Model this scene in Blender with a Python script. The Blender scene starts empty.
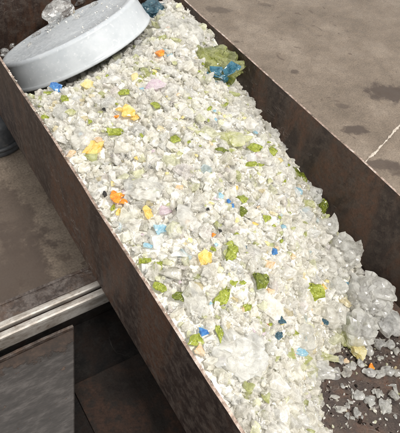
import bpy, bmesh, math, random
import numpy as np
from mathutils import Vector, Matrix, noise

S = bpy.context.scene
C = S.collection
random.seed(7)
RNG = np.random.default_rng(11)
PI = math.pi

# ------------------------------------------------------------------ camera
U = 0.55                                   # metres from camera height to the trough's rim
FLOOR = 1.5                                # camera height over the floor, in U
AXA = np.array([-0.53948748, -0.68631003, 0.48778254])   # trough's long axis (world Y) seen by the camera
AXB = np.array([0.8305226, -0.33844569, 0.44236492])     # trough's cross axis (world X)
AXD = np.array([-0.13851159, 0.64376476, 0.7525832])     # straight down
right = Vector((AXB[0], AXA[0], -AXD[0]))
down = Vector((AXB[1], AXA[1], -AXD[1]))
fwd = Vector((AXB[2], AXA[2], -AXD[2]))
cam_data = bpy.data.cameras.new('camera')
cam = bpy.data.objects.new('camera', cam_data)
C.objects.link(cam)
M = Matrix((( right.x, -down.x, -fwd.x, 0), (right.y, -down.y, -fwd.y, 0), (right.z, -down.z, -fwd.z, FLOOR*U), (0, 0, 0, 1)))
cam.matrix_world = M
cam_data.sensor_fit = 'HORIZONTAL'
cam_data.sensor_width = 36
cam_data.lens = 36*500/400
cam_data.clip_start = 0.02
cam_data.clip_end = 200
S.camera = cam

# ------------------------------------------------------------------ world and lamps
world = bpy.data.worlds.new('World')
S.world = world
world.use_nodes = True
bg = world.node_tree.nodes['Background']
bg.inputs[0].default_value = (1.0, 0.978, 0.938, 1)
bg.inputs[1].default_value = 1.08


def area_lamp(name, loc, target, size, power, col):
    d = bpy.data.lights.new(name, 'AREA')
    d.shape = 'RECTANGLE'
    d.size, d.size_y = size
    d.energy = power
    d.color = col
    o = bpy.data.objects.new(name, d)
    C.objects.link(o)
    o.location = loc
    o.rotation_euler = (Vector(target)-Vector(loc)).to_track_quat('-Z', 'Y').to_euler()
    return o


area_lamp('workshop_lamp', (0.50, -0.80, 2.5), (0.42, 0.6, 0.2), (0.45, 0.3), 64, (1.0, 0.955, 0.885))

S.view_settings.view_transform = 'Standard'
S.view_settings.look = 'None'
S.view_settings.exposure = 0.28
S.view_settings.gamma = 1.0
S.render.engine = 'CYCLES'
S.cycles.use_denoising = True
S.cycles.max_bounces = 10
S.cycles.diffuse_bounces = 7
S.cycles.glossy_bounces = 4
S.cycles.transmission_bounces = 6
S.cycles.use_adaptive_sampling = True
S.cycles.adaptive_threshold = 0.03
S.cycles.transparent_max_bounces = 8
S.cycles.sample_clamp_indirect = 6.0


# ------------------------------------------------------------------ helpers
def W(x, y, z):
    """U coordinates (z counted from the camera) to world metres."""
    return Vector((x*U, y*U, (z+FLOOR)*U))


def ray(px, py):
    r = np.array([px-200.0, py-216.5, 500.0])
    return np.array([r@AXB, r@AXA, -(r@AXD)])


def onz(px, py, z):
    r = ray(px, py)
    return r*z/r[2]


def depth_of(P):
    """view depth in metres of a point given in U coordinates"""
    return float(P[0]*AXB[2]+P[1]*AXA[2]-P[2]*AXD[2])*U


def tag(o, label=None, cat=None, group=None, kind=None):
    for k, v in (('label', label), ('category', cat), ('group', group), ('kind', kind)):
        if v:
            o[k] = v
    return o


def link(name, me, mat=None, parent=None):
    o = bpy.data.objects.new(name, me)
    C.objects.link(o)
    if mat is not None and not me.materials:
        me.materials.append(mat)
    if parent is not None:
        o.parent = parent
    return o


def empty(name, loc):
    o = bpy.data.objects.new(name, None)
    o.location = loc
    o.empty_display_size = 0.05
    C.objects.link(o)
    return o


def from_bm(bm, name, smooth=False):
    me = bpy.data.meshes.new(name)
    bm.normal_update()
    bm.to_mesh(me)
    bm.free()
    if smooth:
        me.polygons.foreach_set('use_smooth', [True]*len(me.polygons))
    return me


def np_mesh(name, V, F, smooth=False):
    """V (n,3), F (m,3) -> mesh"""
    me = bpy.data.meshes.new(name)
    me.vertices.add(len(V))
    me.vertices.foreach_set('co', np.asarray(V, np.float32).ravel())
    n = len(F)
    k = F.shape[1]
    me.loops.add(n*k)
    me.loops.foreach_set('vertex_index', np.asarray(F, np.int32).ravel())
    me.polygons.add(n)
    me.polygons.foreach_set('loop_start', np.arange(n, dtype=np.int32)*k)
    me.polygons.foreach_set('loop_total', np.full(n, k, np.int32))
    me.polygons.foreach_set('use_smooth', np.full(n, smooth))
    me.update(calc_edges=True)
    return me


def box_mesh(name, lo, hi, bevel=0.0, cuts=0, rough=0.0, seed=0):
    """a bevelled box between two world corners, optionally with slightly wavy faces"""
    bm = bmesh.new()
    bmesh.ops.create_cube(bm, size=1)
    d = [hi[i]-lo[i] for i in range(3)]
    for v in bm.verts:
        v.co = Vector([lo[i]+(v.co[i]+.5)*d[i] for i in range(3)])
    if bevel:
        bmesh.ops.bevel(bm, geom=list(bm.edges), offset=bevel, segments=2, affect='EDGES', profile=.6)
    if cuts:
        long_axis = max(range(3), key=lambda i: d[i])
        for k in range(1, cuts):
            p = [0, 0, 0]
            p[long_axis] = lo[long_axis]+d[long_axis]*k/cuts
            nrm = [0, 0, 0]
            nrm[long_axis] = 1
            bmesh.ops.bisect_plane(bm, geom=list(bm.verts)+list(bm.edges)+list(bm.faces), plane_co=p, plane_no=nrm)
    if rough:
        for v in bm.verts:
            n = noise.noise_vector(v.co*9+Vector((seed, 0, 0)))+noise.noise_vector(v.co*45+Vector((seed, 3, 0)))*.5
            v.co += n*rough
    return from_bm(bm, name)


# ------------------------------------------------------------------ node helpers
def new_mat(name):
    m = bpy.data.materials.new(name)
    m.use_nodes = True
    nt = m.node_tree
    b = nt.nodes['Principled BSDF']
    return m, nt, b


def N(nt, t, **kw):
    n = nt.nodes.new(t)
    for k, v in kw.items():
        if k.startswith('i_'):
            n.inputs[k[2:]].default_value = v
        else:
            setattr(n, k, v)
    return n


def ramp(nt, fac, stops, interp='LINEAR'):
    r = nt.nodes.new('ShaderNodeValToRGB')
    r.color_ramp.interpolation = interp
    els = r.color_ramp.elements
    while len(els) < len(stops):
        els.new(0.5)
    for e, (p, c) in zip(els, stops):
        e.position = p
        e.color = c if len(c) == 4 else (*c, 1)
    nt.links.new(fac, r.inputs[0])
    return r.outputs[0]


def math_n(nt, op, a, b=None, clamp=False):
    m = nt.nodes.new('ShaderNodeMath')
    m.operation = op
    m.use_clamp = clamp
    for i, v in enumerate((a, b)):
        if v is None:
            continue
        if hasattr(v, 'links'):
            nt.links.new(v, m.inputs[i])
        else:
            m.inputs[i].default_value = v
    return m.outputs[0]


def mix(nt, fac, a, b, mode='MIX'):
    m = nt.nodes.new('ShaderNodeMix')
    m.data_type = 'RGBA'
    m.blend_type = mode
    for s, v in ((m.inputs[0], fac), (m.inputs[6], a), (m.inputs[7], b)):
        if hasattr(v, 'links'):
            nt.links.new(v, s)
        elif isinstance(v, (int, float)):
            s.default_value = v
        else:
            s.default_value = (*v, 1) if len(v) == 3 else v
    return m.outputs[2]


def world_pos(nt):
    return N(nt, 'ShaderNodeNewGeometry').outputs['Position']


def noise_n(nt, vec, scale, detail=6, rough=.6, dist=0.0):
    n = N(nt, 'ShaderNodeTexNoise')
    n.inputs['Scale'].default_value = scale
    n.inputs['Detail'].default_value = detail
    n.inputs['Roughness'].default_value = rough
    n.inputs['Distortion'].default_value = dist
    nt.links.new(vec, n.inputs['Vector'])
    return n.outputs[0]


def bump(nt, b, h, strength, dist):
    n = N(nt, 'ShaderNodeBump')
    n.inputs['Strength'].default_value = strength
    n.inputs['Distance'].default_value = dist
    nt.links.new(h, n.inputs['Height'])
    nt.links.new(n.outputs[0], b.inputs['Normal'])


# ------------------------------------------------------------------ surface materials
def blob(nt, pos, centre, rx, ry, ang, wob, edge=.35):
    """soft-edged floor patch, for stains and painted shade: 1 inside, 0 outside"""
    mp = N(nt, 'ShaderNodeMapping')
    mp.vector_type = 'TEXTURE'
    mp.inputs['Location'].default_value = (centre[0], centre[1], 0)
    mp.inputs['Rotation'].default_value = (0, 0, ang)
    mp.inputs['Scale'].default_value = (rx, ry, 1)
    nt.links.new(pos, mp.inputs['Vector'])
    ln = N(nt, 'ShaderNodeVectorMath', operation='LENGTH')
    nt.links.new(mp.outputs[0], ln.inputs[0])
    d = math_n(nt, 'ADD', ln.outputs['Value'], math_n(nt, 'MULTIPLY', math_n(nt, 'SUBTRACT', wob, .5), 2.2))
    return ramp(nt, d, [(1-edge, (1, 1, 1)), (1.0, (0, 0, 0))])


def mat_concrete():
    m, nt, b = new_mat('worn_concrete')
    p = world_pos(nt)
    flat = N(nt, 'ShaderNodeVectorMath', operation='MULTIPLY')
    flat.inputs[1].default_value = (1, 1, 0)
    nt.links.new(p, flat.inputs[0])
    p = flat.outputs[0]
    n1 = noise_n(nt, p, 5, 9, .68)
    n2 = noise_n(nt, p, 38, 8, .7)
    n3 = noise_n(nt, p, 230, 4, .6)
    col = ramp(nt, n1, [(.3, (.102, .081, .063)), (.5, (.155, .125, .099)), (.68, (.215, .180, .147))])
    col = mix(nt, .55, col, ramp(nt, n2, [(.3, (.40, .37, .34)), (.52, (.72, .70, .68)), (.7, (1.0, .98, .95))]), 'MULTIPLY')
    col = mix(nt, .5, col, mix(nt, 1.0, col, (1.45, 1.45, 1.45), 'MULTIPLY'))
    col = mix(nt, .8, col, ramp(nt, n3, [(.3, (.62, .60, .58)), (.5, (1, 1, 1)), (.7, (1.35, 1.35, 1.33))]), 'MULTIPLY')
    # dark grit and pits
    spots = noise_n(nt, p, 26, 3, .5, .6)
    col = mix(nt, ramp(nt, spots, [(.64, (0, 0, 0)), (.69, (.75, .75, .75))]), col, (.085, .062, .048))
    pits = noise_n(nt, p, 95, 2, .5)
    col = mix(nt, ramp(nt, pits, [(.69, (0, 0, 0)), (.74, (.8, .8, .8))]), col, (.07, .055, .045))
    # stains with shapes of their own, plus painted shade left of the trough
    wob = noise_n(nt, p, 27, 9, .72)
    for px, py, r1, r2, ang, dark in ((388, 93, .085, .056, -.5, .95), (357, 130, .046, .022, -.35, .9), (218, 10, .05, .028, -.5, .6),
                                      (266, 5, .030, .014, -.5, .5), (383, 165, .06, .024, -.5, .8), (294, 72, .020, .014, 0, .75),
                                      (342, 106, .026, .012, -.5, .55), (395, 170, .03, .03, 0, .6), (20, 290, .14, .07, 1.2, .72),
                                      (8, 215, .15, .055, 1.75, .75), (4, 262, .12, .10, 1.6, .7)):  # big left-hand patches: shade on the floor, painted dark
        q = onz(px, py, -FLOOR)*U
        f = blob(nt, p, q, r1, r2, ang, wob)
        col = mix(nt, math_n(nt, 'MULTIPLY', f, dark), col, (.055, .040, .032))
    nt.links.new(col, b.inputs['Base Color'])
    r = ramp(nt, n2, [(.3, (.55, .55, .55)), (.7, (.85, .85, .85))])
    nt.links.new(r, b.inputs['Roughness'])
    b.inputs['Specular IOR Level'].default_value = .35
    h = math_n(nt, 'ADD', math_n(nt, 'MULTIPLY', n2, .6), math_n(nt, 'MULTIPLY', n3, .4))
    bump(nt, b, h, .35, .004)
    return m


def mat_filler():
    m, nt, b = new_mat('pale_crack_filler')
    p = world_pos(nt)
    n = noise_n(nt, p, 60, 6)
    nt.links.new(ramp(nt, n, [(.35, (.36, .31, .26)), (.65, (.56, .51, .45))]), b.inputs['Base Color'])
    b.inputs['Roughness'].default_value = .85
    bump(nt, b, n, .5, .002)
    return m


def mat_steel(name, base=(.034, .022, .018), rust=(.078, .041, .026), grey=(.066, .050, .041), scratch=.5, metal=.25, rough=.55):
    m, nt, b = new_mat(name)
    p = world_pos(nt)
    st = N(nt, 'ShaderNodeMapping')
    st.inputs['Scale'].default_value = (1, 1, .28)
    nt.links.new(p, st.inputs['Vector'])
    n1 = noise_n(nt, st.outputs[0], 13, 8, .66, .6)
    n2 = noise_n(nt, p, 70, 8, .7)
    n3 = noise_n(nt, p, 420, 3, .6)
    col = ramp(nt, n1, [(.33, (base[0]*.55, base[1]*.55, base[2]*.6)), (.47, base), (.58, rust), (.72, (rust[0]*.75, rust[1]*.8, rust[2]*.9))])
    col = mix(nt, ramp(nt, n2, [(.46, (0, 0, 0)), (.60, (.85, .85, .85))]), col, grey)
    n5 = noise_n(nt, p, 260, 5, .7)
    col = mix(nt, .5, col, ramp(nt, n5, [(.34, (.45, .42, .40)), (.5, (1, 1, 1)), (.68, (1.7, 1.6, 1.5))]), 'MULTIPLY')
    # fine drawn scratches: very thin level lines of a stretched noise
    sm = N(nt, 'ShaderNodeMapping')
    sm.inputs['Scale'].default_value = (8, 8, 22)
    sm.inputs['Rotation'].default_value = (.25, .1, .5)
    nt.links.new(p, sm.inputs['Vector'])
    w = noise_n(nt, sm.outputs[0], 1.6, 3, .55, 1.1)
    line = ramp(nt, math_n(nt, 'ABSOLUTE', math_n(nt, 'SUBTRACT', w, .56)), [(.0, (1, 1, 1)), (.006, (0, 0, 0))])
    patch = ramp(nt, noise_n(nt, p, 7, 2), [(.54, (0, 0, 0)), (.62, (1, 1, 1))])
    col = mix(nt, math_n(nt, 'MULTIPLY', math_n(nt, 'MULTIPLY', line, patch), scratch), col, (.32, .29, .27))
    nt.links.new(col, b.inputs['Base Color'])
    b.inputs['Metallic'].default_value = metal
    nt.links.new(ramp(nt, n2, [(.3, (rough-.15,)*3), (.7, (rough+.2,)*3)]), b.inputs['Roughness'])
    h = math_n(nt, 'ADD', math_n(nt, 'MULTIPLY', n2, .7), math_n(nt, 'MULTIPLY', n3, .3))
    bump(nt, b, h, .65, .0025)
    return m


def mat_edge():
    m, nt, b = new_mat('worn_bright_steel_edge')
    p = world_pos(nt)
    n = noise_n(nt, p, 60, 6, .7)
    nt.links.new(ramp(nt, n, [(.36, (.07, .055, .04)), (.52, (.30, .22, .18)), (.68, (.55, .50, .46))]), b.inputs['Base Color'])
    b.inputs['Metallic'].default_value = .45
    b.inputs['Roughness'].default_value = .42
    bump(nt, b, n, .4, .001)
    return m


def mat_bright_rail():
    m, nt, b = new_mat('dusty_galvanised_steel')
    p = world_pos(nt)
    st = N(nt, 'ShaderNodeMapping')
    st.inputs['Scale'].default_value = (1.5, 3.5, 3.5)
    nt.links.new(p, st.inputs['Vector'])
    n1 = noise_n(nt, st.outputs[0], 12, 8, .7)
    n2 = noise_n(nt, p, 90, 5, .6)
    col = ramp(nt, n1, [(.34, (.14, .115, .09)), (.5, (.36, .33, .30)), (.66, (.58, .56, .53))])
    col = mix(nt, ramp(nt, n2, [(.58, (0, 0, 0)), (.7, (.7, .7, .7))]), col, (.16, .11, .075))
    nt.links.new(col, b.inputs['Base Color'])
    b.inputs['Metallic'].default_value = .6
    nt.links.new(ramp(nt, n1, [(.3, (.6,)*3), (.7, (.38,)*3)]), b.inputs['Roughness'])
    bump(nt, b, n1, .3, .0015)
    return m


def mat_painted_plate():
    m, nt, b = new_mat('chipped_grey_paint_on_rust')
    p = world_pos(nt)
    n1 = noise_n(nt, p, 16, 8, .7)
    n2 = noise_n(nt, p, 75, 6, .7)
    sx = N(nt, 'ShaderNodeSeparateXYZ')
    nt.links.new(p, sx.inputs[0])
    # distance from the far edge of the plate, wobbled: paint has flaked off along that edge
    edge = math_n(nt, 'SUBTRACT', .402, sx.outputs['Y'])
    d = math_n(nt, 'ADD', edge, math_n(nt, 'MULTIPLY', math_n(nt, 'SUBTRACT', n1, .5), .10))
    paint = ramp(nt, d, [(.022, (0, 0, 0)), (.0235, (1, 1, 1))])
    holes = ramp(nt, n2, [(.66, (1, 1, 1)), (.68, (0, 0, 0))])
    fac = math_n(nt, 'MULTIPLY', paint, holes)
    rust = ramp(nt, n2, [(.35, (.014, .009, .007)), (.55, (.032, .019, .013)), (.7, (.055, .034, .024))])
    st = N(nt, 'ShaderNodeMapping')
    st.inputs['Scale'].default_value = (4, 14, 2)
    st.inputs['Rotation'].default_value = (0, 0, .35)
    nt.links.new(p, st.inputs['Vector'])
    n4 = noise_n(nt, st.outputs[0], 7, 6, .7)
    grey = ramp(nt, n4, [(.35, (.013, .0105, .0095)), (.5, (.025, .021, .0195)), (.68, (.060, .053, .050))])
    nt.links.new(mix(nt, fac, rust, grey), b.inputs['Base Color'])
    b.inputs['Roughness'].default_value = .6
    h = math_n(nt, 'ADD', fac, math_n(nt, 'MULTIPLY', n2, .4))
    bump(nt, b, h, .5, .0015)
    return m


def mat_grey_foot():
    m, nt, b = new_mat('dark_grey_enamel')
    p = world_pos(nt)
    n = noise_n(nt, p, 60, 6, .65)
    nt.links.new(ramp(nt, n, [(.35, (.035, .038, .043)), (.6, (.06, .064, .07)), (.72, (.11, .105, .10))]), b.inputs['Base Color'])
    b.inputs['Roughness'].default_value = .5
    bump(nt, b, n, .25, .001)
    return m


def mat_plastic():
    m, nt, b = new_mat('milky_white_plastic')
    p = world_pos(nt)
    n = noise_n(nt, p, 20, 8, .7)
    n2 = noise_n(nt, p, 160, 4, .6)
    col = ramp(nt, n, [(.3, (.345, .375, .405)), (.5, (.405, .432, .46)), (.7, (.46, .485, .51))])
    # dried glass dust caught on it
    col = mix(nt, ramp(nt, n2, [(.60, (0, 0, 0)), (.74, (.4, .4, .4))]), col, (.75, .75, .74))
    nt.links.new(col, b.inputs['Base Color'])
    nt.links.new(ramp(nt, n2, [(.4, (.32,)*3), (.7, (.6,)*3)]), b.inputs['Roughness'])
    b.inputs['Subsurface Weight'].default_value = .25
    b.inputs['Subsurface Radius'].default_value = (.01, .01, .012)
    b.inputs['Subsurface Scale'].default_value = .6
    bump(nt, b, n2, .12, .001)
    return m


def rnd_value(nt, k):
    """one random number for each fragment, whether it is an object or an island"""
    g = N(nt, 'ShaderNodeNewGeometry')
    o = N(nt, 'ShaderNodeObjectInfo')
    s = math_n(nt, 'ADD', g.outputs['Random Per Island'], o.outputs['Random'])
    return math_n(nt, 'FRACT', math_n(nt, 'MULTIPLY', s, k))


def cracks(nt, scale):
    tc = N(nt, 'ShaderNodeTexCoord')
    v = N(nt, 'ShaderNodeTexVoronoi')
    v.feature = 'DISTANCE_TO_EDGE'
    v.inputs['Scale'].default_value = scale
    wn = noise_n(nt, tc.outputs['Object'], scale*.8, 3, .6)
    w = N(nt, 'ShaderNodeVectorMath', operation='ADD')
    nt.links.new(tc.outputs['Object'], w.inputs[0])
    sc = N(nt, 'ShaderNodeVectorMath', operation='SCALE')
    sc.inputs['Scale'].default_value = 1.0/scale
    cmb = N(nt, 'ShaderNodeCombineXYZ')
    for i in range(3):
        nt.links.new(wn, cmb.inputs[i])
    nt.links.new(cmb.outputs[0], sc.inputs[0])
    nt.links.new(sc.outputs[0], w.inputs[1])
    nt.links.new(w.outputs[0], v.inputs['Vector'])
    return v.outputs['Distance'], tc.outputs['Object']


def mat_clear(name='crushed_clear_glass', tints=None, tr=(.66, 1.0), ro=(.0, .13), scale=150, crack=.3, body=.26, hz=.66, bp=.4):
    m, nt, b = new_mat(name)
    r1 = rnd_value(nt, 17.31)
    r2 = rnd_value(nt, 41.77)
    r3 = rnd_value(nt, 83.13)
    tints = tints or [(0, (.98, .965, .91)), (.20, (.99, .985, .96)), (.36, (.96, .965, .955)), (.48, (.985, .965, .885)), (.62, (.99, .98, .945)),
                      (.74, (.955, .955, .85)), (.80, (.93, .95, .965)), (.86, (.985, .93, .94)), (.885, (.86, .88, .60)), (.925, (.985, .975, .93)),
                      (.955, (.50, .56, .13)), (.970, (.97, .85, .52)), (.981, (.975, .965, .92)), (.987, (.62, .82, .93)), (.992, (.98, .97, .94))]
    col = ramp(nt, r1, tints, 'CONSTANT')
    d, obv = cracks(nt, scale)
    haze = noise_n(nt, obv, scale*.7, 5, .65)
    nt.links.new(mix(nt, ramp(nt, haze, [(.4, (0, 0, 0)), (.65, (.45,)*3)]), col, (.97, .97, .95)), b.inputs['Base Color'])
    t = math_n(nt, 'ADD', math_n(nt, 'MULTIPLY', math_n(nt, 'POWER', r2, .8), tr[1]-tr[0]), tr[0])
    white = ramp(nt, d, [(.0, (1-crack,)*3), (.05, (1, 1, 1))])       # crack planes scatter, so they pass less light
    t = math_n(nt, 'MULTIPLY', t, white)
    t = math_n(nt, 'MULTIPLY', t, ramp(nt, haze, [(.36, (1, 1, 1)), (.62, (hz,)*3)]))
    nt.links.new(t, b.inputs['Transmission Weight'])
    nt.links.new(math_n(nt, 'ADD', math_n(nt, 'MULTIPLY', r3, ro[1]-ro[0]), ro[0]), b.inputs['Roughness'])
    b.inputs['IOR'].default_value = 1.48
    h = math_n(nt, 'ADD', math_n(nt, 'MULTIPLY', ramp(nt, d, [(0, (0, 0, 0)), (.15, (1, 1, 1))]), crack), math_n(nt, 'MULTIPLY', haze, 1.1))
    bump(nt, b, h, bp, .0016)
    glow(nt, b, (1.0, .972, .90), body)
    return m


def glow(nt, b, col, amount):
    """light that soaks through a fragment"""
    tl = N(nt, 'ShaderNodeBsdfTranslucent')
    if hasattr(col, 'links'):
        nt.links.new(col, tl.inputs['Color'])
    else:
        tl.inputs['Color'].default_value = (*col, 1)
    mx = N(nt, 'ShaderNodeMixShader')
    mx.inputs[0].default_value = amount
    out = nt.nodes['Material Output']
    nt.links.new(b.outputs[0], mx.inputs[1])
    nt.links.new(tl.outputs[0], mx.inputs[2])
    nt.links.new(mx.outputs[0], out.inputs['Surface'])


def mat_tinted(name, c1, c2, tr=.35, speck=None, scale=150, ro=.16):
    m, nt, b = new_mat(name)
    d, obv = cracks(nt, scale)
    n = noise_n(nt, obv, scale*.55, 5, .65, .4)
    pale = tuple(.35*a+.65*b_ for a, b_ in zip(c2, (.96, .95, .90)))
    col = ramp(nt, n, [(.34, c1), (.52, c2), (.60, c2), (.72, pale)])
    if speck:
        n2 = noise_n(nt, obv, scale*.9, 3, .55)
        col = mix(nt, ramp(nt, n2, [(.60, (0, 0, 0)), (.66, (.8,)*3)]), col, speck)
    nt.links.new(col, b.inputs['Base Color'])
    b.inputs['Transmission Weight'].default_value = min(.9, tr*1.6)
    b.inputs['Roughness'].default_value = ro*.7
    b.inputs['IOR'].default_value = 1.48
    h = math_n(nt, 'ADD', ramp(nt, d, [(0, (0, 0, 0)), (.15, (1, 1, 1))]), math_n(nt, 'MULTIPLY', n, .8))
    bump(nt, b, h, .5, .0012)
    glow(nt, b, col, .2)
    return m


CONCRETE = mat_concrete()
STEEL = mat_steel('rusty_brown_steel')
STEEL_DARK = mat_steel('dark_greasy_steel', (.006, .0055, .0055), (.010, .007, .006), (.012, .011, .0105), .1, .0, .75)
STEEL_DARK.node_tree.nodes['Principled BSDF'].inputs['Specular IOR Level'].default_value = .08
STEEL_BAR = mat_steel('brown_scaled_steel', (.042, .030, .025), (.07, .045, .033), (.105, .09, .083), .5, .25, .6)
STEEL_THIN = mat_steel('blackened_rusty_steel', (.011, .0075, .006), (.024, .013, .009), (.013, .011, .010), .1, .1, .7)
STEEL_THIN.node_tree.nodes['Principled BSDF'].inputs['Specular IOR Level'].default_value = .15
EDGE = mat_edge()
RAIL = mat_bright_rail()
PLATE = mat_painted_plate()
FOOT = mat_grey_foot()
PLASTIC = mat_plastic()
CLEAR = mat_clear()
LUMP = mat_clear('cracked_clear_glass', [(0, (.93, .94, .93)), (.4, (.95, .95, .92)), (.7, (.90, .92, .93))], (.84, .99), (.0, .08), 95, .06, .2, .72, .5)
ICE = mat_clear('bright_clear_glass', [(0, (.96, .96, .95)), (.5, (.94, .95, .96))], (1.0, 1.0), (.0, .03), 60, .1, .02, .8, .35)
TINT = {
    'green': mat_tinted('olive_green_glass', (.20, .25, .012), (.52, .58, .10), .3, (.07, .09, .01)),
    'dark green': mat_tinted('dark_olive_glass', (.085, .11, .012), (.27, .32, .04), .3, (.02, .025, .005)),
    'pale green': mat_tinted('pale_green_glass', (.50, .54, .16), (.84, .84, .60), .4),
    'yellow': mat_tinted('yellow_glass', (.86, .50, .04), (.93, .76, .30), .25),
    'pale yellow': mat_tinted('pale_yellow_glass', (.86, .70, .22), (.92, .86, .55), .3),
    'orange': mat_tinted('orange_glass', (.88, .20, .015), (.92, .42, .05), .2),
    'peach': mat_tinted('peach_glass', (.88, .56, .25), (.93, .82, .66), .35),
    'blue': mat_tinted('blue_glass', (.015, .13, .48), (.10, .32, .66), .25),
    'pale blue': mat_tinted('pale_blue_glass', (.20, .55, .80), (.62, .83, .92), .4),
    'dark blue': mat_tinted('dark_teal_blue_glass', (.018, .055, .085), (.10, .22, .29), .35),
    'pink': mat_tinted('pale_pink_glass', (.80, .62, .74), (.92, .84, .89), .4),
    'black': mat_tinted('black_glass', (.008, .008, .009), (.03, .028, .026), .1),
    'brown': mat_tinted('brown_glass', (.05, .03, .015), (.14, .08, .03), .2),
    'red': mat_tinted('red_glass', (.60, .03, .02), (.75, .12, .06), .2),
    'chunk green': mat_tinted('yellow_green_streaked_glass', (.36, .42, .03), (.72, .75, .40), .56, (.12, .14, .015), 60, .1),
    'swirl blue': mat_tinted('blue_swirl_glass', (.012, .075, .13), (.07, .24, .35), .25, (.01, .05, .09), 110),
}

# ------------------------------------------------------------------ the floor
bm = bmesh.new()
bmesh.ops.create_grid(bm, x_segments=2, y_segments=2, size=8)
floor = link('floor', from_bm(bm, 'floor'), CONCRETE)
tag(floor, 'stained beige concrete workshop floor', None, None, 'structure')

# a pale filled crack in the concrete, right of the trough
pts = [(345, 178), (356, 171), (364, 164), (370, 157), (376, 152), (383, 144), (390, 136), (397, 129), (404, 121), (412, 115), (424, 105), (440, 92)]
fine = []
for (a0, b0), (a1, b1) in zip(pts[:-1], pts[1:]):
    for k in range(6):
        fine.append((a0+(a1-a0)*k/6+random.uniform(-.7, .7), b0+(b1-b0)*k/6+random.uniform(-.7, .7)))
bm = bmesh.new()
prev = None
for i, (px, py) in enumerate(fine):
    q = onz(px, py, -FLOOR)*U
    wd = .0050+.0022*math.sin(i*.35)+random.uniform(-.0016, .0016)
    a = bm.verts.new((q[0]-wd*.7, q[1]-wd*.7, .0012))
    mid = bm.verts.new((q[0], q[1], .0022+random.uniform(0, .0008)))
    c_ = bm.verts.new((q[0]+wd*.7, q[1]+wd*.7, .0012))
    if prev:
        bm.faces.new((prev[0], prev[1], mid, a))
        bm.faces.new((prev[1], prev[2], c_, mid))
    prev = (a, mid, c_)
bmesh.ops.recalc_face_normals(bm, faces=bm.faces)
crack = link('crack_filler', from_bm(bm, 'crack_filler', True), mat_filler(), floor)

# ------------------------------------------------------------------ the steel trough
XL, XR = .358, 1.1765            # outer face of left wall, inner face of right wall, in U
ZR, ZB = -1.0, -1.355            # rim and underside
Y0, Y1 = -.32, 2.12
TH = .0075                       # plate thickness in U


def plate_wall(name, x0, x1, y0, y1, z0, z1, parent, seed):
    """a steel plate wall with a slightly wavy, nicked top edge; the top face is worn bright"""
    bm = bmesh.new()
    alongy = (y1-y0) > (x1-x0)
    n = 120
    rows = []
    for i in range(n+1):
        t = i/n
        if alongy:
            ax, ay, bx, by = x0, y0+(y1-y0)*t, x1, y0+(y1-y0)*t
        else:
            ax, ay, bx, by = x0+(x1-x0)*t, y0, x0+(x1-x0)*t, y1
        w1 = noise.noise(Vector((t*9+seed, 0, 0)))*.0016+noise.noise(Vector((t*70+seed, 4, 0)))*.0010
        nick = -.004*max(0, noise.noise(Vector((t*38+seed, 8, 0)))-.35)*3
        off = noise.noise(Vector((t*6+seed, 2, 0)))*.0045+noise.noise(Vector((t*17+seed, 5, 0)))*.0015
        sec = []
        for (X, Y, k) in ((ax, ay, 0), (bx, by, 1)):
            dx, dy = (off, 0) if alongy else (0, off)
            mid = noise.noise(Vector((t*5+seed, 6, k)))*.002
            mx, my = (mid, 0) if alongy else (0, mid)
            sec.append((bm.verts.new(W(X+dx*.0, Y+dy*.0, z0)), bm.verts.new(W(X+dx+mx*.5, Y+dy+my*.5, (z0+z1)/2)),
                        bm.verts.new(W(X+dx, Y+dy, z1+w1+nick-.0012))))
        rows.append(sec)
    for i in range(n):
        a, c = rows[i], rows[i+1]
        for k in (0, 1):
            for j in (0, 1):
                bm.faces.new((a[k][j], c[k][j], c[k][j+1], a[k][j+1]))
        f = bm.faces.new((a[0][2], c[0][2], c[1][2], a[1][2]))
        f.material_index = 1
        bm.faces.new((a[0][0], a[1][0], c[1][0], c[0][0]))
    for r in (rows[0], rows[-1]):
        bm.faces.new((r[0][0], r[1][0], r[1][1], r[0][1]))
        bm.faces.new((r[0][1], r[1][1], r[1][2], r[0][2]))
    bmesh.ops.recalc_face_normals(bm, faces=bm.faces)
    me = from_bm(bm, name)
    me.materials.append(STEEL)
    me.materials.append(EDGE)
    return link(name, me, None, parent)


trough = empty('steel_trough', W(XL, Y0, ZB))
tag(trough, 'long open trough of rusty brown steel plate heaped with crushed glass', 'trough')
parts = [
    plate_wall('side_wall', XL, XL+TH, Y0, Y1, ZB, ZR, None, 1.0),
    plate_wall('side_wall', XR, XR+TH, Y0, Y1, ZB, ZR, None, 31.0),
    plate_wall('end_wall', XL+TH+.0005, XR-.0005, Y1-TH, Y1-.0005, ZB, ZR-.004, None, 61.0),
    plate_wall('end_wall', XL+TH+.0005, XR-.0005, Y0+.0005, Y0+TH, ZB, ZR-.004, None, 91.0),
    link('bottom_plate', box_mesh('bottom_plate', W(XL+TH+.0005, Y0+TH+.0005, ZB+.001), W(XR-.0005, Y1-TH-.0005, ZB+.010)), STEEL),
]
for o in parts:
    o.parent = trough
    o.matrix_parent_inverse = Matrix.Translation(-trough.location)

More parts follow.
